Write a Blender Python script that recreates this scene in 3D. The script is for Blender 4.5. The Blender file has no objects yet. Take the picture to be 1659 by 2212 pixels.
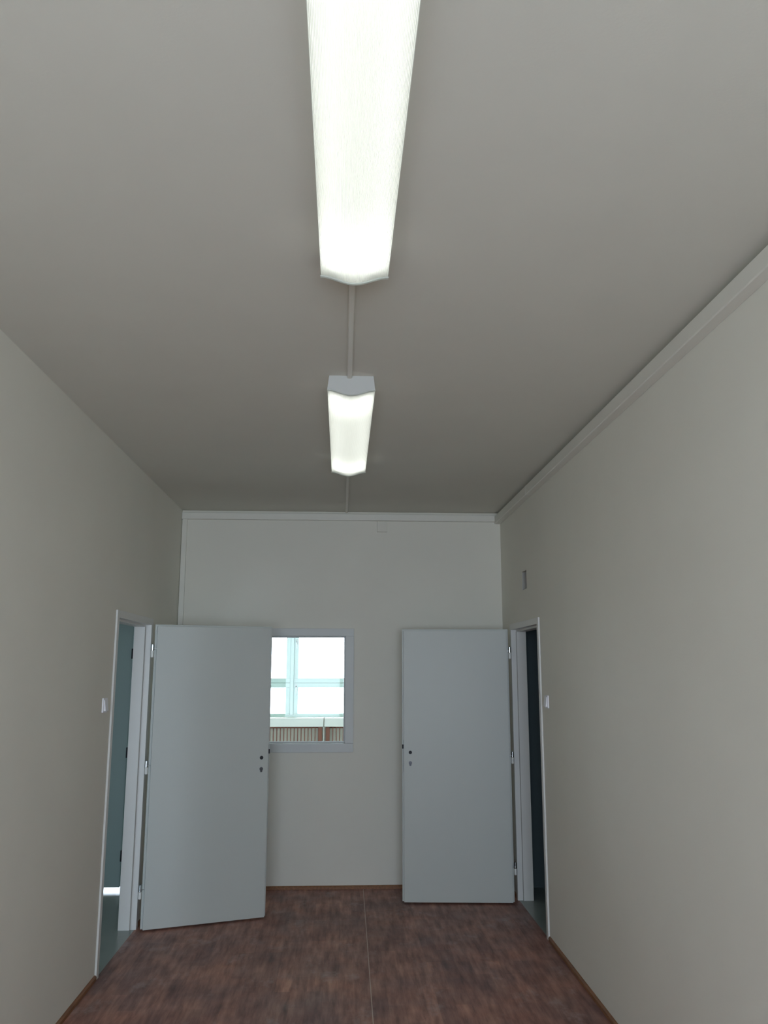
import bpy, bmesh, math
from mathutils import Matrix, Vector

scene = bpy.context.scene
COL = scene.collection

# ------------------------------------------------------------------ camera, light, exposure
FPX, PITCH, YAW, ROLL, ZC = 1800.3, 0.185524, 0.049564, 0.001008, 1.68578
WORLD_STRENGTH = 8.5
GROUND_GAIN = 0.85           # made-up world brightness from below, shaped to light the ceiling
HORIZON_GAIN = 0.5          # world dimmed around the horizon to cut light on the upper end wall
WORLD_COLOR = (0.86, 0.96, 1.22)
EXPOSURE = 0.75
TUBE_STRENGTH = 0.93

fw = Vector((math.sin(YAW) * math.cos(PITCH), math.cos(YAW) * math.cos(PITCH), math.sin(PITCH)))
rt = Vector((math.cos(YAW), -math.sin(YAW), 0))
up = rt.cross(fw)
r2 = rt * math.cos(ROLL) + up * math.sin(ROLL)
u2 = -rt * math.sin(ROLL) + up * math.cos(ROLL)
cd = bpy.data.cameras.new('camera')
cam = bpy.data.objects.new('camera', cd)
COL.objects.link(cam)
cd.sensor_fit = 'HORIZONTAL'
cd.sensor_width = 36.0
cd.lens = 36.0 * FPX / 1659.0
cd.clip_start = 0.02
cam.matrix_world = Matrix(((r2.x, u2.x, -fw.x, 0), (r2.y, u2.y, -fw.y, 0), (r2.z, u2.z, -fw.z, ZC), (0, 0, 0, 1)))
scene.camera = cam

world = bpy.data.worlds.new('overcast_sky')
scene.world = world
world.use_nodes = True
wb = world.node_tree.nodes['Background']
wt = world.node_tree
wtc = wt.nodes.new('ShaderNodeTexCoord')
wsp = wt.nodes.new('ShaderNodeSeparateXYZ')
wmr = wt.nodes.new('ShaderNodeMapRange')
wmr.inputs['From Min'].default_value = -1.0
wmr.inputs['From Max'].default_value = 1.0
wcr = wt.nodes.new('ShaderNodeValToRGB')
we_ = wcr.color_ramp.elements
SKY_STOPS = [(0.0, (0.88, 0.95, 1.06), GROUND_GAIN), (0.35, (0.88, 0.95, 1.06), GROUND_GAIN),   # lower world band, shaped for the ceiling light
             (0.44, (0.92, 1.0, 0.95), HORIZON_GAIN), (0.505, (0.92, 1.0, 0.95), HORIZON_GAIN),  # dimmed horizon band
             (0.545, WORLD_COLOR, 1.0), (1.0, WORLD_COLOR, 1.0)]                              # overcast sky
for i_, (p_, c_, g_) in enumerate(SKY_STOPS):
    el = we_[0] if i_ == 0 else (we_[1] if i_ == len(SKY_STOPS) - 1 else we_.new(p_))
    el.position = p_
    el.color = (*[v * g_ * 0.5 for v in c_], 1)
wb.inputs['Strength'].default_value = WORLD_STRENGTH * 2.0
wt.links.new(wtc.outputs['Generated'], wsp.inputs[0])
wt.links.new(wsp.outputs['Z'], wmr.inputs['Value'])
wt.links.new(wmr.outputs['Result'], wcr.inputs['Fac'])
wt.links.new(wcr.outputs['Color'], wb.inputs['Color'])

scene.view_settings.view_transform = 'Standard'
scene.view_settings.look = 'None'
scene.view_settings.exposure = EXPOSURE
scene.view_settings.gamma = 1.0
scene.view_settings.use_curve_mapping = False
cy = scene.cycles
cy.use_denoising = True
cy.max_bounces = 16
cy.diffuse_bounces = 10
cy.glossy_bounces = 6
cy.transparent_max_bounces = 16
cy.transmission_bounces = 10
cy.sample_clamp_indirect = 6.0
cy.caustics_reflective = False
cy.caustics_refractive = False


def portal(x0, x1, z0, z1, y, facing):
    """window portal that only guides sampling of the sky"""
    l = bpy.data.lights.new('window_daylight', 'AREA')
    l.shape = 'RECTANGLE'
    l.size = x1 - x0
    l.size_y = z1 - z0
    l.cycles.is_portal = True
    o = bpy.data.objects.new('window_daylight', l)
    COL.objects.link(o)
    o.location = ((x0 + x1) / 2, y, (z0 + z1) / 2)
    o.rotation_euler = (math.pi / 2 * facing, 0, 0)   # facing=+1 looks to +Y, -1 looks to -Y
    return o


# room dimensions (metres), fitted to the photograph
XL, XR, YB, H = -1.3412, 1.3302, 6.919, 2.9825
YF = -2.5                # window wall behind the camera
TW = 0.10                # partition walls
TB = 0.15                # back wall
XLL, XRR = -4.6, 4.2     # outer limits of neighbouring rooms
YLF = 2.0                # window wall of the left room
YRF = 4.6
YE = 12.5                # outer wall of the room behind
FW = (-1.26, 1.25, 0.70, 2.62)         # window behind the camera
LW = (-3.5, -2.65, 0.3, 1.5)       # window of the left room
EW = (-4.3, 3.9, 0.985, 2.72)      # window of the room behind
SW = (9.0, 10.4, 0.9, 2.3)         # unseen side window added to brighten the room behind (y0, y1, z0, z1)
portal(FW[0], FW[1], FW[2], FW[3], YF - 0.12, 1)
portal(LW[0], LW[1], LW[2], LW[3], YLF - 0.12, 1)
portal(EW[0], EW[1], EW[2], EW[3], YE + 0.12, -1)
for sx, xx in ((1, XLL - 0.16),):
    po = portal(0, SW[1] - SW[0], SW[2], SW[3], 0, 1)
    po.location = (xx, (SW[0] + SW[1]) / 2, (SW[2] + SW[3]) / 2)
    po.rotation_euler = (math.pi / 2, 0, -math.pi / 2 * sx)


# ------------------------------------------------------------------ materials
def mat(name, color, rough=0.6, metal=0.0, var=0.03, scale=6.0, bump=0.0, bscale=300.0, spec=0.5, stretch=(1, 1, 1)):
    m = bpy.data.materials.new(name)
    m.use_nodes = True
    nt = m.node_tree
    b = nt.nodes['Principled BSDF']
    b.inputs['Roughness'].default_value = rough
    b.inputs['Metallic'].default_value = metal
    b.inputs['Specular IOR Level'].default_value = spec
    tc = nt.nodes.new('ShaderNodeTexCoord')
    mp = nt.nodes.new('ShaderNodeMapping')
    mp.inputs['Scale'].default_value = stretch
    nt.links.new(tc.outputs['Object'], mp.inputs['Vector'])
    n = nt.nodes.new('ShaderNodeTexNoise')
    n.inputs['Scale'].default_value = scale
    n.inputs['Detail'].default_value = 5
    nt.links.new(mp.outputs['Vector'], n.inputs['Vector'])
    cr = nt.nodes.new('ShaderNodeValToRGB')
    cr.color_ramp.elements[0].position = 0.3
    cr.color_ramp.elements[1].position = 0.7
    cr.color_ramp.elements[0].color = tuple(c * (1 - var) for c in color) + (1,)
    cr.color_ramp.elements[1].color = tuple(min(1, c * (1 + var)) for c in color) + (1,)
    nt.links.new(n.outputs['Fac'], cr.inputs['Fac'])
    nt.links.new(cr.outputs['Color'], b.inputs['Base Color'])
    if bump:
        n2 = nt.nodes.new('ShaderNodeTexNoise')
        n2.inputs['Scale'].default_value = bscale
        n2.inputs['Detail'].default_value = 3
        nt.links.new(tc.outputs['Object'], n2.inputs['Vector'])
        bp = nt.nodes.new('ShaderNodeBump')
        bp.inputs['Strength'].default_value = bump
        bp.inputs['Distance'].default_value = 0.002
        nt.links.new(n2.outputs['Fac'], bp.inputs['Height'])
        nt.links.new(bp.outputs['Normal'], b.inputs['Normal'])
    return m


M = {}
M['wall'] = mat('cream_wall_paint', (0.765, 0.75, 0.68), 0.85, var=0.012, scale=2.5, bump=0.12, bscale=140, spec=0.25)
M['ceiling'] = mat('ceiling_paint', (0.67, 0.66, 0.60), 0.9, var=0.012, scale=3, bump=0.12, bscale=120, spec=0.2)
M['wall_white'] = mat('white_wall_paint', (0.80, 0.84, 0.82), 0.85, var=0.02, scale=2, spec=0.25)
M['wall_green'] = mat('sage_wall_paint', (0.42, 0.50, 0.49), 0.8, var=0.02, scale=2, spec=0.25)
M['wall_dark'] = mat('shade_darkened_wall', (0.13, 0.17, 0.18), 0.9, var=0.02, scale=2, spec=0.1)  # darkness of the unlit right room is put into the wall colour
M['door'] = mat('white_door_laminate', (0.53, 0.56, 0.535), 0.42, var=0.008, scale=3, spec=0.45)
M['sage_door'] = mat('sage_green_door_paint', (0.31, 0.41, 0.395), 0.5, var=0.01, scale=3)
M['frame'] = mat('door_frame_enamel', (0.73, 0.735, 0.715), 0.38, var=0.01, scale=3)
M['casing'] = mat('grey_white_casing_enamel', (0.60, 0.62, 0.615), 0.45, var=0.01, scale=3)
M['plastic'] = mat('white_plastic', (0.74, 0.75, 0.72), 0.4, var=0.01)
M['trunk'] = mat('cream_plastic_trunking', (0.74, 0.73, 0.67), 0.45, var=0.01)
M['switch'] = mat('white_switch_plastic', (0.86, 0.86, 0.90), 0.3, var=0.01)
M['housing'] = mat('grey_white_lamp_housing', (0.52, 0.525, 0.505), 0.6, var=0.01)
M['reflector'] = mat('white_reflector_enamel', (0.88, 0.88, 0.86), 0.5, var=0.005)
M['chrome'] = mat('bright_hinge_steel', (0.55, 0.60, 0.62), 0.18, metal=1.0, var=0.02)
M['steel'] = mat('dull_lock_steel', (0.10, 0.105, 0.12), 0.4, metal=0.3, var=0.05)
M['dark'] = mat('dark_recess', (0.02, 0.022, 0.028), 0.7, var=0.1)
M['base'] = mat('brown_skirting_wood', (0.235, 0.105, 0.045), 0.5, var=0.25, scale=12, stretch=(6, 1, 6))
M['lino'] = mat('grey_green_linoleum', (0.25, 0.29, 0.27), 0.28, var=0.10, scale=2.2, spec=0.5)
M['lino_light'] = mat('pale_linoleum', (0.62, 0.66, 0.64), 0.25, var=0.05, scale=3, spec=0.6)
M['wall_cream'] = mat('bright_cream_wall_paint', (0.88, 0.86, 0.78), 0.85, var=0.01, spec=0.2)
M['winframe'] = mat('light_tinted_window_frame', (0.60, 0.72, 0.68), 0.4, var=0.01)  # teal cast of the light is put into the white frame's colour
M['sill'] = mat('pale_sill_board', (0.82, 0.80, 0.76), 0.45, var=0.02)
M['radiator'] = mat('brown_radiator_enamel', (0.22, 0.07, 0.04), 0.4, var=0.06)
M['seam'] = mat('pale_weld_seam', (0.55, 0.45, 0.38), 0.5, var=0.05, scale=30)
M['grille'] = mat('grey_grille_plastic', (0.40, 0.39, 0.36), 0.6, var=0.02)


def glass_mat():
    m = bpy.data.materials.new('clear_window_glass')
    m.use_nodes = True
    nt = m.node_tree
    nt.nodes.remove(nt.nodes['Principled BSDF'])
    out = nt.nodes['Material Output']
    tr = nt.nodes.new('ShaderNodeBsdfTransparent')
    tr.inputs['Color'].default_value = (0.95, 0.975, 0.965, 1)
    gl = nt.nodes.new('ShaderNodeBsdfGlossy')
    gl.inputs['Roughness'].default_value = 0.02
    fr = nt.nodes.new('ShaderNodeFresnel')
    fr.inputs['IOR'].default_value = 1.3
    mx = nt.nodes.new('ShaderNodeMixShader')
    nt.links.new(fr.outputs[0], mx.inputs[0])
    nt.links.new(tr.outputs[0], mx.inputs[1])
    nt.links.new(gl.outputs[0], mx.inputs[2])
    nt.links.new(mx.outputs[0], out.inputs['Surface'])
    return m


M['glass'] = glass_mat()


def diffuser_mat():
    m = bpy.data.materials.new('ribbed_opal_diffuser')
    m.use_nodes = True
    nt = m.node_tree
    nt.nodes.remove(nt.nodes['Principled BSDF'])
    out = nt.nodes['Material Output']
    tl = nt.nodes.new('ShaderNodeBsdfTranslucent')
    tl.inputs['Color'].default_value = (0.90, 0.93, 0.90, 1)
    df = nt.nodes.new('ShaderNodeBsdfDiffuse')
    df.inputs['Color'].default_value = (0.85, 0.87, 0.85, 1)
    mx = nt.nodes.new('ShaderNodeMixShader')
    mx.inputs[0].default_value = 0.30
    nt.links.new(tl.outputs[0], mx.inputs[1])
    nt.links.new(df.outputs[0], mx.inputs[2])
    nt.links.new(mx.outputs[0], out.inputs['Surface'])
    return m


M['diffuser'] = diffuser_mat()


def tube_mat():
    m = bpy.data.materials.new('lit_fluorescent_tube')
    m.use_nodes = True
    nt = m.node_tree
    b = nt.nodes['Principled BSDF']
    b.inputs['Base Color'].default_value = (0.9, 0.9, 0.85, 1)
    b.inputs['Emission Color'].default_value = (1.0, 0.995, 0.985, 1)
    # emission rises from the middle of the tube towards both ends
    N, L = nt.nodes, nt.links
    tc = N.new('ShaderNodeTexCoord')
    sp = N.new('ShaderNodeSeparateXYZ')
    L.new(tc.outputs['Object'], sp.inputs[0])
    ab = N.new('ShaderNodeMath')
    ab.operation = 'ABSOLUTE'
    L.new(sp.outputs['Y'], ab.inputs[0])
    mr = N.new('ShaderNodeMapRange')
    mr.interpolation_type = 'SMOOTHSTEP'
    mr.inputs['From Min'].default_value = 0.35
    mr.inputs['From Max'].default_value = 0.70
    mr.inputs['To Min'].default_value = TUBE_STRENGTH
    mr.inputs['To Max'].default_value = TUBE_STRENGTH * 2.0
    L.new(ab.outputs[0], mr.inputs['Value'])
    L.new(mr.outputs['Result'], b.inputs['Emission Strength'])
    return m


M['tube'] = tube_mat()


def floor_mat():
    m = bpy.data.materials.new('red_brown_wood_pattern_vinyl')
    m.use_nodes = True
    nt = m.node_tree
    N, L = nt.nodes, nt.links
    b = N['Principled BSDF']
    b.inputs['Roughness'].default_value = 0.42
    b.inputs['Specular IOR Level'].default_value = 0.4
    tc = N.new('ShaderNodeTexCoord')

    def noise(scale, sx, sy, detail=6, rough=0.6):
        mp = N.new('ShaderNodeMapping')
        mp.inputs['Scale'].default_value = (sx, sy, 1)
        L.new(tc.outputs['Object'], mp.inputs['Vector'])
        n = N.new('ShaderNodeTexNoise')
        n.inputs['Scale'].default_value = scale
        n.inputs['Detail'].default_value = detail
        n.inputs['Roughness'].default_value = rough
        L.new(mp.outputs['Vector'], n.inputs['Vector'])
        return n.outputs['Fac']

    def ramp(fac, stops):
        cr = N.new('ShaderNodeValToRGB')
        e = cr.color_ramp.elements
        e[0].position, e[0].color = stops[0][0], (*stops[0][1], 1)
        e[1].position, e[1].color = stops[-1][0], (*stops[-1][1], 1)
        for p, c in stops[1:-1]:
            k = e.new(p)
            k.color = (*c, 1)
        L.new(fac, cr.inputs['Fac'])
        return cr.outputs['Color']

    def mix(kind, fac, a, c):
        x = N.new('ShaderNodeMix')
        x.data_type = 'RGBA'
        x.blend_type = kind
        if isinstance(fac, float):
            x.inputs[0].default_value = fac
        else:
            L.new(fac, x.inputs[0])
        L.new(a, x.inputs[6])
        if isinstance(c, tuple):
            x.inputs[7].default_value = (*c, 1)
        else:
            L.new(c, x.inputs[7])
        return x.outputs[2]

    grain = ramp(noise(9, 3.2, 0.42), [(0.30, (0.17, 0.083, 0.068)), (0.5, (0.32, 0.165, 0.135)), (0.70, (0.46, 0.265, 0.20))])
    # staves of the printed parquet pattern
    mp = N.new('ShaderNodeMapping')
    mp.inputs['Rotation'].default_value = (0, 0, math.pi / 2)
    L.new(tc.outputs['Object'], mp.inputs['Vector'])
    br = N.new('ShaderNodeTexBrick')
    br.inputs['Scale'].default_value = 1.0
    br.inputs['Brick Width'].default_value = 0.42
    br.inputs['Row Height'].default_value = 0.085
    br.inputs['Mortar Size'].default_value = 0.0006
    br.inputs['Color1'].default_value = (0.74, 0.73, 0.76, 1)
    br.inputs['Color2'].default_value = (1.18, 1.14, 1.08, 1)
    br.inputs['Mortar'].default_value = (0.6, 0.55, 0.55, 1)
    L.new(mp.outputs['Vector'], br.inputs['Vector'])
    c = mix('MULTIPLY', 0.75, grain, br.outputs['Color'])
    blot = ramp(noise(1.9, 1.3, 1, 3), [(0.36, (0.70, 0.71, 0.78)), (0.64, (1.18, 1.12, 1.06))])
    c = mix('MULTIPLY', 1.0, c, blot)
    # trodden-in plaster dust
    dust = ramp(noise(3.1, 1.6, 1, 7, 0.7), [(0.56, (0, 0, 0)), (0.75, (0.55, 0.55, 0.55))])
    c = mix('MIX', dust, c, (0.50, 0.42, 0.40))
    L.new(c, b.inputs['Base Color'])
    rr = ramp(noise(5, 1, 1, 4), [(0.3, (0.36,) * 3), (0.7, (0.55,) * 3)])
    L.new(rr, b.inputs['Roughness'])
    return m


M['floor'] = floor_mat()


# ------------------------------------------------------------------ helpers
def tag(o, label=None, cat=None, group=None, kind=None):
    if label:
        o['label'] = label
    if cat:
        o['category'] = cat
    if group:
        o['group'] = group
    if kind:
        o['kind'] = kind
    return o


def empty(name, loc=(0, 0, 0), rz=0.0, parent=None):
    o = bpy.data.objects.new(name, None)
    COL.objects.link(o)
    o.location = loc
    o.rotation_euler = (0, 0, rz)
    o.empty_display_size = 0.1
    if parent:
        o.parent = parent
    return o


def link(name, bm, m, parent=None, smooth=False, bevel=0.0):
    me = bpy.data.meshes.new(name)
    bmesh.ops.recalc_face_normals(bm, faces=bm.faces)
    bm.to_mesh(me)
    bm.free()
    me.materials.append(m)
    if smooth:
        for p in me.polygons:
            p.use_smooth = True
    o = bpy.data.objects.new(name, me)
    COL.objects.link(o)
    if parent:
        o.parent = parent
    if bevel:
        b = o.modifiers.new('bevel', 'BEVEL')
        b.width = bevel
        b.segments = 2
        b.limit_method = 'ANGLE'
    return o


def box(bm, x0, x1, y0, y1, z0, z1):
    v = [bm.verts.new((x, y, z)) for z in (z0, z1) for y in (y0, y1) for x in (x0, x1)]
    for f in ((0, 1, 3, 2), (4, 6, 7, 5), (0, 4, 5, 1), (2, 3, 7, 6), (0, 2, 6, 4), (1, 5, 7, 3)):
        bm.faces.new([v[i] for i in f])


def boxes(name, lst, m, parent=None, bevel=0.0):
    bm = bmesh.new()
    for b in lst:
        box(bm, *b)
    return link(name, bm, m, parent, bevel=bevel)


def cyl(bm, p0, p1, r, n=20, r1=None):
    p0, p1 = Vector(p0), Vector(p1)
    d = p1 - p0
    q = d.to_track_quat('Z', 'Y').to_matrix().to_4x4()
    mtx = Matrix.Translation((p0 + p1) / 2) @ q
    bmesh.ops.create_cone(bm, cap_ends=True, segments=n, radius1=r, radius2=r if r1 is None else r1, depth=d.length, matrix=mtx)


def prism(bm, pts, f0, f1):
    """close outline pts extruded between the mappings f0 and f1"""
    a = [bm.verts.new(f0(*p)) for p in pts]
    b = [bm.verts.new(f1(*p)) for p in pts]
    n = len(pts)
    bm.faces.new(a)
    bm.faces.new(b[::-1])
    for i in range(n):
        j = (i + 1) % n
        bm.faces.new((a[i], b[i], b[j], a[j]))


def holed_wall(name, m, axis, t0, t1, u0, u1, v0, v1, holes, label):
    """a slab with rectangular openings; axis 'x': plane of y,z - axis 'y': plane of x,z"""
    us = sorted({u0, u1, *[h[0] for h in holes], *[h[1] for h in holes]})
    vs = sorted({v0, v1, *[h[2] for h in holes], *[h[3] for h in holes]})
    bm = bmesh.new()

    def P(u, v, t):
        return (t, u, v) if axis == 'x' else (u, t, v)

    def solid(i, j):
        if i < 0 or j < 0 or i >= len(us) - 1 or j >= len(vs) - 1:
            return False
        cu, cv = (us[i] + us[i + 1]) / 2, (vs[j] + vs[j + 1]) / 2
        return not any(h[0] < cu < h[1] and h[2] < cv < h[3] for h in holes)

    def quad(*ps):
        bm.faces.new([bm.verts.new(p) for p in ps])

    for i in range(len(us) - 1):
        for j in range(len(vs) - 1):
            if not solid(i, j):
                continue
            a, b, c, d = us[i], us[i + 1], vs[j], vs[j + 1]
            for t in (t0, t1):
                quad(P(a, c, t), P(b, c, t), P(b, d, t), P(a, d, t))
            if not solid(i - 1, j):
                quad(P(a, c, t0), P(a, d, t0), P(a, d, t1), P(a, c, t1))
            if not solid(i + 1, j):
                quad(P(b, c, t0), P(b, d, t0), P(b, d, t1), P(b, c, t1))
            if not solid(i, j - 1):
                quad(P(a, c, t0), P(b, c, t0), P(b, c, t1), P(a, c, t1))
            if not solid(i, j + 1):
                quad(P(a, d, t0), P(b, d, t0), P(b, d, t1), P(a, d, t1))
    bmesh.ops.remove_doubles(bm, verts=bm.verts, dist=1e-5)
    return tag(link(name, bm, m), label, 'wall', kind='structure')


# ------------------------------------------------------------------ room shell
# doorways (opening of the walls): y range, top
LD = (5.065, 5.968, 2.005)
RD = (5.625, 6.548, 2.005)
NICHE = (5.965, 6.115, 2.255, 2.392)
# passage window in the back wall (rough opening) and door of the left room
PW = (-0.655, 0.086, 1.038, 1.997)
SD = (-2.53, -1.655, 0.0, 2.12)

tag(boxes('floor', [(XL, XR, YF, YB, -0.12, 0.0)], M['floor']), 'red-brown wood-pattern vinyl floor between the two open doors', 'floor', kind='structure')
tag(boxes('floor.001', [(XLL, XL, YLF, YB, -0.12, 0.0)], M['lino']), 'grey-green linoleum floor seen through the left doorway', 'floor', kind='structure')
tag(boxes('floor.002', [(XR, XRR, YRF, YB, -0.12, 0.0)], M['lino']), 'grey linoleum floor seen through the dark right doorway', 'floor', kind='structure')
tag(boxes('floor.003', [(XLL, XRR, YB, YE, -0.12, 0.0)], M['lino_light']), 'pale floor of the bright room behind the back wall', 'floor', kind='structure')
tag(boxes('ceiling', [(XLL - .2, XRR + .2, YF - .2, YE + .2, H, H + 0.15)], M['ceiling']), 'plain pale ceiling carrying two strip lights', 'ceiling', kind='structure')

holed_wall('wall_left', M['wall'], 'x', XL - TW, XL, YF, YB, 0, H, [(LD[0], LD[1], -0.01, LD[2])], 'cream painted left wall with the open doorway and grey-green floor beyond')
holed_wall('wall_right', M['wall'], 'x', XR, XR + TW, YF, YB, 0, H, [(RD[0], RD[1], -0.01, RD[2]), NICHE], 'cream painted right wall under the long cable trunking')
holed_wall('wall_back', M['wall'], 'y', YB, YB + TB, XLL, XRR, 0, H, [PW, (SD[0], SD[1], -0.01, SD[3])], 'cream painted end wall with the small square window')
holed_wall('wall_front', M['wall'], 'y', YF - 0.3, YF, XL - TW, XR + TW, 0, H, [FW], 'window wall at the near end of the room')
# neighbouring rooms
holed_wall('wall_front.001', M['wall_white'], 'y', YLF - 0.3, YLF, XLL - .2, XL - TW, 0, H, [LW], 'window wall of the left neighbouring room')
holed_wall('wall_left.001', M['wall_white'], 'x', XLL - 0.2, XLL, YLF, YE, 0, H, [SW], 'outer left wall of the neighbouring rooms')
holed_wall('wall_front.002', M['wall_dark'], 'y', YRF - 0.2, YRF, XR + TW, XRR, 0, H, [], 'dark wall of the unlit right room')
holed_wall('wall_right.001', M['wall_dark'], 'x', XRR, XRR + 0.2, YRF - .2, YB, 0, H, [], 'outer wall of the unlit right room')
holed_wall('wall_right.002', M['wall_white'], 'x', XRR, XRR + 0.2, YB, YE, 0, H, [], 'right wall of the bright room behind')
holed_wall('wall_far', M['wall_cream'], 'y', YE, YE + 0.3, XLL - .2, XRR + .2, 0, H, [EW], 'far window wall seen through the small back window')
tag(boxes('wall_partition', [(XR + TW, XRR, YB - 0.03, YB, 0, H)], M['wall_dark']), 'back wall inside the right doorway, coloured dark for the unlit room', 'wall', kind='structure')

# skirting
bh, bt = 0.026, 0.013


def skirt(name, segs, label):
    bm = bmesh.new()
    for (ax, a, b, pos, s) in segs:
        prof = [(0, 0), (bt, 0), (bt, bh * .7), (bt * .55, bh), (0, bh)]
        if ax == 'y':
            prism(bm, prof, lambda p, q: (pos + s * p, a, q), lambda p, q: (pos + s * p, b, q))
        else:
            prism(bm, prof, lambda p, q: (a, pos + s * p, q), lambda p, q: (b, pos + s * p, q))
    return tag(link(name, bm, M['base']), label, 'skirting', kind='structure')


skirt('baseboard_left', [('y', YF, 5.043, XL, 1), ('y', 5.995, YB - bt, XL, 1)], 'thin brown skirting strip along the left wall')
skirt('baseboard_right', [('y', YF, 5.596, XR, -1), ('y', 6.575, YB - bt, XR, -1)], 'thin brown skirting strip along the right wall')
skirt('baseboard_back', [('x', XL, XR, YB, -1)], 'thin brown skirting strip below the small window')

bm = bmesh.new()
prism(bm, [(-0.0022, 0), (0.0022, 0), (0.0022, 0.0012), (-0.0022, 0.0012)],
      lambda p, q: (0.152 + p, 1.5, q), lambda p, q: (0.184 + p, YB - bt, q))
tag(link('trim_1', bm, M['seam']), 'thin pale welded seam running down the brown floor', 'floor seam', kind='structure')


# ------------------------------------------------------------------ windows
def window(name, rect, y, depth, inset, fr, m, mullions, transoms, label, fr_in=None, post=None):
    """frame set in the opening rect (x0,x1,z0,z1) with panes between the bars"""
    x0, x1, z0, z1 = rect
    root = tag(empty(name, ((x0 + x1) / 2, y, z0)), label, 'window', kind='structure')
    cx, cz = (x0 + x1) / 2, z0
    y0, y1 = inset, inset + depth
    L = [(x0 - cx, x1 - cx, y0, y1, 0, fr), (x0 - cx, x1 - cx, y0, y1, z1 - z0 - fr, z1 - z0),
         (x0 - cx, x0 - cx + fr, y0, y1, fr, z1 - z0 - fr), (x1 - cx - fr, x1 - cx, y0, y1, fr, z1 - z0 - fr)]
    boxes('window_frame', L, m, root, bevel=0.003)
    xs = [x0 + fr] + list(mullions) + [x1 - fr]
    zs = [z0 + fr] + list(transoms) + [z1 - fr]
    for i, mx_ in enumerate(mullions):
        bm = bmesh.new()
        w = 0.047
        box(bm, mx_ - w / 2 - cx, mx_ + w / 2 - cx, y0 - 0.03, y1, fr, z1 - z0 - fr)
        link('mullion', bm, m, root, bevel=0.003)
    return root, cx, cz, xs, zs, y0, y1


# window behind the camera
def simple_window(name, rect, y, s, label, nx, cat='window'):
    x0, x1, z0, z1 = rect
    cx = (x0 + x1) / 2
    root = tag(empty(name, (cx, y, z0)), label, cat, kind='structure')
    w, h, f = x1 - x0, z1 - z0, 0.06
    a, b = sorted((s * 0.12, s * 0.18))
    boxes('window_frame', [(-w / 2, w / 2, a, b, 0, f), (-w / 2, w / 2, a, b, h - f, h),
                           (-w / 2, -w / 2 + f, a, b, f, h - f), (w / 2 - f, w / 2, a, b, f, h - f)] +
          [(-w / 2 + w * k / nx - f / 2, -w / 2 + w * k / nx + f / 2, a, b, f, h - f) for k in range(1, nx)], M['winframe'], root, bevel=0.004)
    ya = (a + b) / 2
    boxes('window_pane', [(-w / 2 + f * .5, w / 2 - f * .5, ya - .002, ya + .002, f * .5, h - f * .5)], M['glass'], root)
    return root


simple_window('window_3', FW, YF - 0.3 + 0.05, 1, 'two-part window at the near end of the room', 2)
simple_window('window_4', LW, YLF - 0.3 + 0.05, 1, 'window of the left neighbouring room', 2)

for nm, sx, xx in (('added_window_5', 1, XLL - 0.2),):
    ro = simple_window(nm, (0, SW[1] - SW[0], SW[2], SW[3]), 0, 1, ('left' if sx > 0 else 'right') + ' side window, unseen, added to brighten the room behind', 3)
    ro.location = (xx, (SW[0] + SW[1]) / 2, SW[2])
    ro.rotation_euler = (0, 0, -math.pi / 2 * sx)

# small passage window in the back wall
root = tag(empty('window_1', (0, YB, PW[2])), 'small square white-framed window in the end wall beside the left door', 'window', kind='structure')
gx0, gx1, gz0, gz1 = -0.590, 0.030, 1.094, 1.946
ox0, ox1, oz0, oz1 = -0.668, 0.098, 1.026, 2.007
z = PW[2]
bm = bmesh.new()
for (a, b, c, d) in ((ox0, ox1, oz0, gz0), (ox0, ox1, gz1, oz1), (ox0, gx0, gz0, gz1), (gx1, ox1, gz0, gz1)):
    box(bm, a, b, -0.012, 0.0, c - z, d - z)
link('window_casing', bm, M['casing'], root, bevel=0.002)
bm = bmesh.new()
for (a, b, c, d) in ((PW[0] + .002, PW[1] - .002, PW[2] + .002, gz0), (PW[0] + .002, PW[1] - .002, gz1, PW[3] - .002), (PW[0] + .002, gx0, gz0, gz1), (gx1, PW[1] - .002, gz0, gz1)):
    box(bm, a, b, 0.0, TB, c - z, d - z)
link('window_lining', bm, M['casing'], root)
bm = bmesh.new()
w = 0.012
for (a, b, c, d) in ((gx0, gx1, gz0, gz0 + w), (gx0, gx1, gz1 - w, gz1), (gx0, gx0 + w, gz0 + w, gz1 - w), (gx1 - w, gx1, gz0 + w, gz1 - w)):
    box(bm, a, b, 0.062, 0.072, c - z, d - z)
link('glazing_bead', bm, M['casing'], root)
boxes('window_pane', [(gx0 + .001, gx1 - .001, 0.072, 0.076, gz0 - z + .001, gz1 - z - .001)], M['glass'], root)

# big window of the room behind: post, casement frames, transoms
root = tag(empty('window_2', (0, YE, EW[2])), 'large white casement window of the bright room behind, seen through the small window', 'window', kind='structure')
z0 = EW[2]
hh = EW[3] - EW[2]
posts = [-3.58, -2.155, -0.73, 0.695, 2.12, 3.545]
boxes('window_frame', [(EW[0], EW[1], .10, .17, 0, .03), (EW[0], EW[1], .10, .17, hh - .05, hh),
                       (EW[0], EW[0] + .05, .10, .17, .03, hh - .05), (EW[1] - .05, EW[1], .10, .17, .03, hh - .05)], M['winframe'], root, bevel=.004)
for px in posts:
    boxes('window_post', [(px - .024, px + .024, .06, .17, .03, hh - .05)], M['winframe'], root, bevel=.006)
edges = [EW[0] + .05] + posts + [EW[1] - .05]
TZ0, TZ1 = 1.398 - z0, 1.551 - z0
boxes('transom', [(EW[0] + .05, EW[1] - .05, .141, .17, TZ0 + .055, TZ0 + .10)], M['winframe'], root)
for px in posts:
    boxes('window_stile', [(px - .034, px + .034, .141, .17, .03, TZ0 + .0545), (px - .034, px + .034, .141, .17, TZ0 + .1005, hh - .05)], M['winframe'], root)
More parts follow.
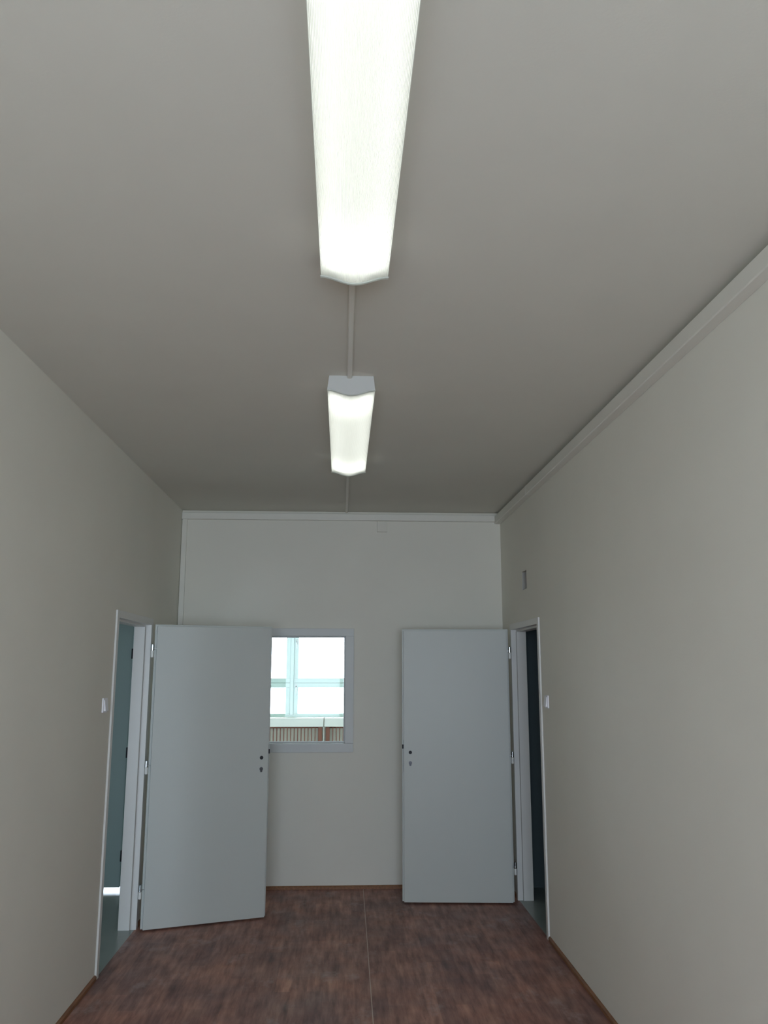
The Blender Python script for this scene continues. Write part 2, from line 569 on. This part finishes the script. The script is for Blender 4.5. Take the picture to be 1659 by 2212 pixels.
for i in range(len(edges) - 1):
    a = edges[i] + (0.024 if i else 0)
    b = edges[i + 1] - (0.024 if i < len(edges) - 2 else 0)
    for (c, d) in ((.03, TZ0 + .075), (TZ0 + .079, hh - .05)):
        f = 0.066
        fl = 0.022 if c < .1 else f      # lower sashes have a narrow bottom rail
        lo = fl if c < .1 else f
        lst = [(a + .003, b - .003, .085, .14, c, c + lo), (a + .003, b - .003, .085, .14, d - f, d),
               (a + .003, a + f, .085, .14, c + lo, d - f), (b - f, b - .003, .085, .14, c + lo, d - f)]
        s = boxes('casement', lst, M['winframe'], root, bevel=.005)
        boxes('window_pane', [(a + f - .005, b - f + .005, .11, .114, c + lo - .003, d - f + .003)], M['glass'], s)
        if c < .1 or True:
            bm = bmesh.new()
            hx = a + 0.036
            zz = (c + d) / 2 if c > .1 else d - 0.05
            box(bm, hx - .012, hx + .012, .075, .086, zz - .035, zz + .035)
            box(bm, hx - .009, hx + .009, .045, .076, zz - .012, zz + .012)
            box(bm, hx - .009, hx + .009, .045, .058, zz - .10, zz + .012)
            link('window_handle', bm, M['plastic'], s, bevel=.002)
# sill boards with a butt joint
SJ = -0.248
for (a, b) in ((EW[0], SJ - .006), (SJ + .006, EW[1])):
    boxes('window_sill', [(a, b, -0.16, .10, -0.030, -0.001), (a, b, -0.165, -0.150, -.122, -0.001)], M['sill'], root, bevel=.006)


# ------------------------------------------------------------------ radiators below that window
def rib_radiator(name, x0, n, pitch, label):
    # cast sections: each rib is a flat column with rounded ends, headers top and bottom
    zt, zb, yb = 0.862, 0.185, YE - 0.085
    root = tag(empty(name, (x0, yb, 0)), label, 'radiator', 'brown radiators under the far window')
    for k in range(n):
        bm = bmesh.new()
        x = k * pitch
        wide = 0.0068
        prof = [(-wide, -.013), (wide, -.013), (wide, .013), (-wide, .013)]
        prism(bm, prof, lambda p, q: (x + p, q, zb), lambda p, q: (x + p, q, zt))
        link('radiator_rib', bm, M['radiator'], root, bevel=.004)
    bm = bmesh.new()
    cyl(bm, (-.02, 0, zt - .012), ((n - 1) * pitch + .02, 0, zt - .012), .013, 16)
    cyl(bm, (-.02, 0, zb + .02), ((n - 1) * pitch + .02, 0, zb + .02), .016, 16)
    link('radiator_header', bm, M['radiator'], root, smooth=True)
    for k in (2, n - 3):
        x = (k + .5) * pitch
        boxes('radiator_foot', [(x - .012, x + .012, -.02, .02, 0.0, zb + .02)], M['radiator'], root)
    return root


P_ = 0.0497
rib_radiator('ribbed_radiator', SJ - 0.078 - 27 * P_, 28, P_, 'brown ribbed radiator left of the thin vertical pipe')
rib_radiator('ribbed_radiator', SJ + 0.078, 28, P_, 'brown ribbed radiator right of the thin vertical pipe')
# end plates of the two radiators flank the pipe
for ob, xx in ((bpy.data.objects['ribbed_radiator'], 27 * P_ + .026), (bpy.data.objects['ribbed_radiator.001'], -.026)):
    boxes('end_plate', [(xx - .026, xx + .026, -.037, .037, .19, .862)], M['radiator'], ob, bevel=.005)
bm = bmesh.new()
cyl(bm, (0, 0, 0), (0, 0, .8615), .0055, 14)
for zz in (0.1, 0.5):
    cyl(bm, (0, 0, zz), (0, 0, zz + .02), .009, 14)
o = tag(link('heating_pipe', bm, M['plastic'], smooth=True), 'thin pale vertical pipe between the two brown radiators', 'pipe')
o.location = (SJ, YE - .145, 0)


# ------------------------------------------------------------------ doors
def door(name, s, x_wall, yrng, top, hinge, ang, width, label):
    """steel frame lining the doorway + rebated leaf standing open into the room.
    s=+1: left wall (room lies towards +x), s=-1: right wall"""
    y0, y1 = yrng
    root = tag(empty(name, (x_wall, (y0 + y1) / 2, 0)), label, 'door', kind='structure')
    yc = (y0 + y1) / 2
    # frame profile in (p = depth from the room face into the wall, q = inward to the opening)
    pr, fl = 0.012, 0.022          # stands proud of the wall / overlap on the wall
    inn = 0.022                    # lining thickness in the rebate, + 14 mm at the stop
    prof = [(-pr, -fl), (-pr, inn), (0.030, inn), (0.030, inn + .014), (TW + .004, inn + .014), (TW + .004, -fl + .005),
            (TW + .0005, -fl + .005), (TW + .0005, 0.001), (-.0005, 0.001), (-.0005, -fl)]
    bm = bmesh.new()
    # near jamb, far jamb, head with mitred corners: rings along a path
    rings = []
    for (ya, za, dy, dz) in ((y0 - yc, 0, 1, 0), (y0 - yc, top, 1, -1), (y1 - yc, top, -1, -1), (y1 - yc, 0, -1, 0)):
        rings.append([bm.verts.new((-s * p, ya + dy * q, max(0, za + dz * q) if dz == 0 else za + dz * q)) for p, q in prof])
    n = len(prof)
    for a, b in zip(rings[:-1], rings[1:]):
        for i in range(n):
            j = (i + 1) % n
            bm.faces.new((a[i], a[j], b[j], b[i]))
    bm.faces.new(rings[0])
    bm.faces.new(rings[-1][::-1])
    link('door_frame', bm, M['frame'], root, bevel=.0015)
    # dark rubber gasket in the rebate
    bm = bmesh.new()
    g = inn + .0135
    box(bm, *sorted((-s * .027, -s * .0305)), y1 - yc - g, y1 - yc - inn - .002, 0.002, top - g)
    box(bm, *sorted((-s * .027, -s * .0305)), y0 - yc + inn + .002, y0 - yc + g, 0.002, top - g)
    link('door_seal', bm, M['grille'], root)
    # leaf (local: x along the leaf, -y faces the camera)
    leaf = empty('door_leaf', (0, 0, 0), 0, root)
    leaf.location = (hinge[0] - x_wall, hinge[1] - yc, 0)
    leaf.rotation_euler = (0, 0, ang if s > 0 else -ang)
    lt = 1.985
    X = (lambda a, b: (a, b)) if s > 0 else (lambda a, b: (-b, -a))
    boxes('leaf_panel', [(*X(.013, width - .013), 0, .0245, .012, lt - .013)], M['door'], leaf, bevel=.0015)
    boxes('leaf_lip', [(*X(0, width), .025, .040, .012, lt)], M['door'], leaf, bevel=.003)
    # lock: forend, latch, spindle hole, cylinder hole
    e = width - .013
    boxes('lock_forend', [(*X(e - .001, e + .0018), .004, .021, .925, 1.155)], M['steel'], leaf)
    boxes('latch_bolt', [(*X(e + .0015, e + .012), .006, .019, 1.092, 1.122)], M['dark'], leaf, bevel=.002)
    for zz, hz, nm in ((1.066, 0, 'spindle_hole'), (0.990, .010, 'keyhole')):
        bm = bmesh.new()
        cx = s * (width - .062)
        cyl(bm, (cx, -.0012, zz), (cx, .004, zz), .0125, 24)
        if hz:
            cyl(bm, (cx, -.0012, zz - .014), (cx, .004, zz - .014), .0085, 20)
        o_ = link(nm, bm, M['dark'] if not hz else M['steel'], leaf)
    # hinges: steel upper knuckle on the leaf, white lower knuckle on the frame
    for zz in (1.806, 1.030, 0.243):
        hg = empty('hinge', (-s * .012, .032, zz), 0, leaf)
        bm = bmesh.new()
        cyl(bm, (0, 0, 0), (0, 0, .040), .0105, 20)
        cyl(bm, (0, 0, .040), (0, 0, .044), .0105, 20, .006)
        cyl(bm, (0, -.004, .012), (s * .03, -.004, .012), .004, 10)
        link('hinge_knuckle', bm, M['chrome'], hg, smooth=False)
        bm = bmesh.new()
        cyl(bm, (0, 0, -.002), (0, 0, -.044), .0105, 20)
        cyl(bm, (0, 0, -.044), (0, 0, -.048), .0105, 20, .006)
        link('hinge_socket', bm, M['plastic'], hg, smooth=False)
    return root


door('door_1', 1, XL, LD[:2], LD[2], (-1.287, 5.885), 0.3304, 0.8315, 'larger white flush door open in front of the small window, left side')
door('door_2', -1, XR, RD[:2], RD[2], (1.2755, 6.415), 0.0698, 0.8188, 'white flush door standing open from the right wall beside the dark doorway')

# closed sage door in the neighbouring room, seen through the left doorway
root = tag(empty('door_3', ((SD[0] + SD[1]) / 2, YB, 0)), 'sage green closed door seen in the gap of the left doorway', 'door', kind='structure')
hw = (SD[1] - SD[0]) / 2
bm = bmesh.new()
for (a, b, c, d) in ((-hw - .03, -hw + .025, 0, SD[3] + .03), (hw - .025, hw + .03, 0, SD[3] + .03), (-hw + .025, hw - .025, SD[3] - .025, SD[3] + .03)):
    box(bm, a, b, -.012, -.0005, c, d)
for (a, b, c, d) in ((-hw + .001, -hw + .025, 0, SD[3] - .001), (hw - .025, hw - .001, 0, SD[3] - .001), (-hw + .025, hw - .025, SD[3] - .025, SD[3] - .001)):
    box(bm, a, b, -.0005, TB, c, d)
link('door_frame', bm, M['sage_door'], root)
boxes('door_leaf', [(-hw + .03, hw - .036, 0.0, .040, .030, SD[3] - .03)], M['sage_door'], root, bevel=.003)
for zz in (1.80, 1.03, .26):
    bm = bmesh.new()
    cyl(bm, (hw - .030, -.010, zz - .04), (hw - .030, -.010, zz + .04), .010, 14)
    link('hinge', bm, M['dark'], root)


# ------------------------------------------------------------------ strip lights
SLOT = (0.42, 0.56)


def strip_light(y0, y1, xc, label):
    t = tag(empty('strip_light', (xc, (y0 + y1) / 2, H)), label, 'ceiling light', 'fluorescent strip lights on the ceiling')
    h = (y1 - y0) / 2
    we, zt, ze, zm = 0.108, 0.100, -0.066, -0.090       # half width at the rim, half width at the ceiling

    def prof_z(x):
        return ze + (zm - ze) * (0.5 + 0.5 * math.cos(math.pi * min(1, abs(x) / we)))

    # housing: tray with splayed sides, open below
    bm = bmesh.new()
    th = .002
    prism(bm, [(-zt, 0), (zt, 0), (zt, -.012), (-zt, -.012)], lambda p, q: (p, -h + .004, q), lambda p, q: (p, h - .004, q))
    for s in (-1, 1):
        def side(ya, yb, ta, tb):
            xa, xb = zt + (we - .001 - zt) * ta, zt + (we - .001 - zt) * tb
            za, zb = (ze + .006) * ta, (ze + .006) * tb
            prism(bm, [(s * xa, za), (s * xb, zb), (s * (xb - th), zb), (s * (xa - th), za)],
                  lambda p, q: (p, ya, q), lambda p, q: (p, yb, q))
        # slots added near both ends so tube light spills onto the ceiling
        side(-h + .004, -h + .045, 0, 1)
        side(-h + .045, -h + .20, 0, SLOT[0])
        side(-h + .045, -h + .20, SLOT[1], 1)
        side(-h + .20, h - .20, 0, 1)
        side(h - .20, h - .045, 0, SLOT[0])
        side(h - .20, h - .045, SLOT[1], 1)
        side(h - .045, h - .004, 0, 1)
    link('lamp_housing', bm, M['reflector'], t)
    # end caps follow the curved cover
    for s in (-1, 1):
        N = 28
        pts = [(-zt, 0), (-we, ze)] + [(-we + 2 * we * k / N, prof_z(-we + 2 * we * k / N)) for k in range(1, N)] + [(we, ze), (zt, 0)]
        bm = bmesh.new()
        prism(bm, pts, lambda p, q: (p, s * h, q), lambda p, q: (p, s * (h - .004), q))
        link('end_cap', bm, M['housing'], t)
    # ribbed translucent cover: fine lengthwise prisms, turned-up rims
    n = 136
    xs = [-we + .0006 + (2 * we - .0012) * k / n for k in range(n + 1)]
    out = [(x, prof_z(x) + (0.0011 if k % 2 else 0.0)) for k, x in enumerate(xs)]
    out = [(-we + .0006, ze + .013)] + out + [(we - .0006, ze + .013)]
    bm = bmesh.new()
    a = [bm.verts.new((p, -h + .0045, q)) for p, q in out]
    b = [bm.verts.new((p, h - .0045, q)) for p, q in out]
    for i in range(len(out) - 1):
        bm.faces.new((a[i], a[i + 1], b[i + 1], b[i]))
    link('ribbed_cover', bm, M['diffuser'], t)
    # raised clip strip across each end of the cover
    for s in (-1, 1):
        N = 28
        top = [(-we - .001 + (2 * we + .002) * k / N, prof_z(-we + 2 * we * k / N)) for k in range(N + 1)]
        pts = [(p, q + .001) for p, q in top] + [(p, q - .003) for p, q in top[::-1]]
        bm = bmesh.new()
        ya, yb = sorted((s * (h + .0015), s * (h - .010)))
        prism(bm, pts, lambda p, q: (p, ya, q), lambda p, q: (p, yb, q))
        link('cover_rim', bm, M['diffuser'], t)
    # tubes with end holders
    for s in (-1, 1):
        bm = bmesh.new()
        cyl(bm, (s * .052, -h + .05, -.036), (s * .052, h - .05, -.036), .013, 16)
        link('fluorescent_tube', bm, M['tube'], t, smooth=False)
        for e in (-1, 1):
            boxes('tube_holder', [(s * .052 - .016, s * .052 + .016, *sorted((e * (h - .05), e * (h - .028))), -.054, -.012)], M['housing'], t)
    return t


strip_light(0.885, 2.487, 0.028, 'nearer white ribbed strip light, cut off by the top of the picture')
strip_light(3.585, 5.190, 0.030, 'farther white strip light with its grey end cap showing')


def conduit(name, y0, y1, xc, w, hgt, label, group=None, clip=None):
    bm = bmesh.new()
    prism(bm, [(-w / 2, 0), (w / 2, 0), (w / 2, -hgt + .003), (w / 2 - .003, -hgt), (-w / 2 + .003, -hgt), (-w / 2, -hgt + .003)],
          lambda p, q: (p, y0 - y0, q), lambda p, q: (p, y1 - y0, q))
    o = tag(link(name, bm, M['trunk']), label, 'cable channel', group)
    o.location = (xc, y0, H)
    return o


conduit('cable_channel', 2.489, 3.583, 0.022, .021, .013, 'thin cable channel on the ceiling between the two strip lights', 'ceiling cable channels')
conduit('cable_channel', 5.193, YB - .0305, 0.028, .019, .012, 'thin cable channel on the ceiling from the farther light to the end wall', 'ceiling cable channels')


# ------------------------------------------------------------------ wall trunking
def trunk_prof(d, z0, z1, r=.004):
    return [(0, z0), (d - r, z0), (d, z0 + r), (d, z1 - r), (d - r, z1), (0, z1)]


t = tag(empty('cable_trunking', (XR - .001, YB, 2.89)), 'wide cable trunking running along the top of the right wall', 'cable trunking')
bm = bmesh.new()
prism(bm, trunk_prof(.048, .001, .067), lambda p, q: (-p, YF + .002 - YB, q), lambda p, q: (-p, -.0005, q))
link('trunking_body', bm, M['trunk'], t)
for yy in (5.70, 0.9):
    bm = bmesh.new()
    prism(bm, trunk_prof(.0493, .0, .0683), lambda p, q: (-p, yy - YB, q), lambda p, q: (-p, yy + .012 - YB, q))
    link('joint_cover', bm, M['trunk'], t)
t = tag(empty('cable_trunking', (0, YB, 2.90)), 'cable trunking running along the top of the end wall', 'cable trunking')
bm = bmesh.new()
prism(bm, trunk_prof(.030, .006, .063), lambda p, q: (XL + .002, -p, q), lambda p, q: (XR - .0505, -p, q))
link('trunking_body', bm, M['trunk'], t)
t = tag(empty('cable_trunking', (XL, YB, 0)), 'narrow vertical cable trunking in the left corner of the end wall', 'cable trunking')
bm = bmesh.new()
prism(bm, [(.004, 0), (.046, 0), (.046, -.018), (.043, -.021), (.007, -.021), (.004, -.018)], lambda p, q: (p, q, .03), lambda p, q: (p, q, 2.9055))
link('trunking_body', bm, M['trunk'], t)

t = tag(empty('junction_box', (.326, YB, 2.812)), 'small flat cream junction box under the end wall trunking', 'junction box')
boxes('box_body', [(-.043, .043, -.020, 0, 0, .0925)], M['wall'], t, bevel=.003)
boxes('box_lid', [(-.040, .040, -.0235, -.0202, .003, .0895)], M['wall'], t, bevel=.0015)

# recess with grille in the right wall
t = tag(empty('wall_vent', (XR, (NICHE[0] + NICHE[1]) / 2, NICHE[2])), 'small square recessed vent high on the right wall above the dark doorway', 'vent')
w2, hv = (NICHE[1] - NICHE[0]) / 2, NICHE[3] - NICHE[2]
boxes('vent_lining', [(.001, TW - .012, -w2 + .0005, -w2 + .003, .0005, hv - .0005), (.001, TW - .012, w2 - .003, w2 - .0005, .0005, hv - .0005),
                      (.001, TW - .012, -w2 + .003, w2 - .003, .0005, .003), (.001, TW - .012, -w2 + .003, w2 - .003, hv - .003, hv - .0005)], M['grille'], t)
bm = bmesh.new()
box(bm, TW - .011, TW - .001, -w2, w2, 0, hv)
for k in range(6):
    zz = .012 + k * .02
    prism(bm, [(TW - .012, zz), (TW - .026, zz + .006), (TW - .026, zz + .008), (TW - .012, zz + .003)], lambda p, q: (p, -w2 + .004, q), lambda p, q: (p, w2 - .004, q))
link('vent_grille', bm, M['grille'], t)


# ------------------------------------------------------------------ light switches
def light_switch(x, y, zc, s, label):
    t = tag(empty('light_switch', (x, y, zc)), label, 'light switch', 'white light switches beside the doors')
    bm = bmesh.new()
    prism(bm, [(-.041, -.038), (-.038, -.041), (.038, -.041), (.041, -.038), (.041, .038), (.038, .041), (-.038, .041), (-.041, .038)],
          lambda p, q: (0, p, q), lambda p, q: (s * .009, p * .985, q * .985))
    link('switch_plate', bm, M['switch'], t, bevel=.002)
    bm = bmesh.new()   # tilted rocker
    prism(bm, [(.009, -.031), (.021, -.031), (.013, .031), (.009, .031)], lambda p, q: (s * p, -.031, q), lambda p, q: (s * p, .031, q))
    link('rocker', bm, M['switch'], t, bevel=.002)
    return t


light_switch(XL, 4.905, 1.479, 1, 'white rocker light switch on the left wall near the doorway')
light_switch(XR, 5.462, 1.475, -1, 'white rocker light switch on the right wall near the dark doorway')
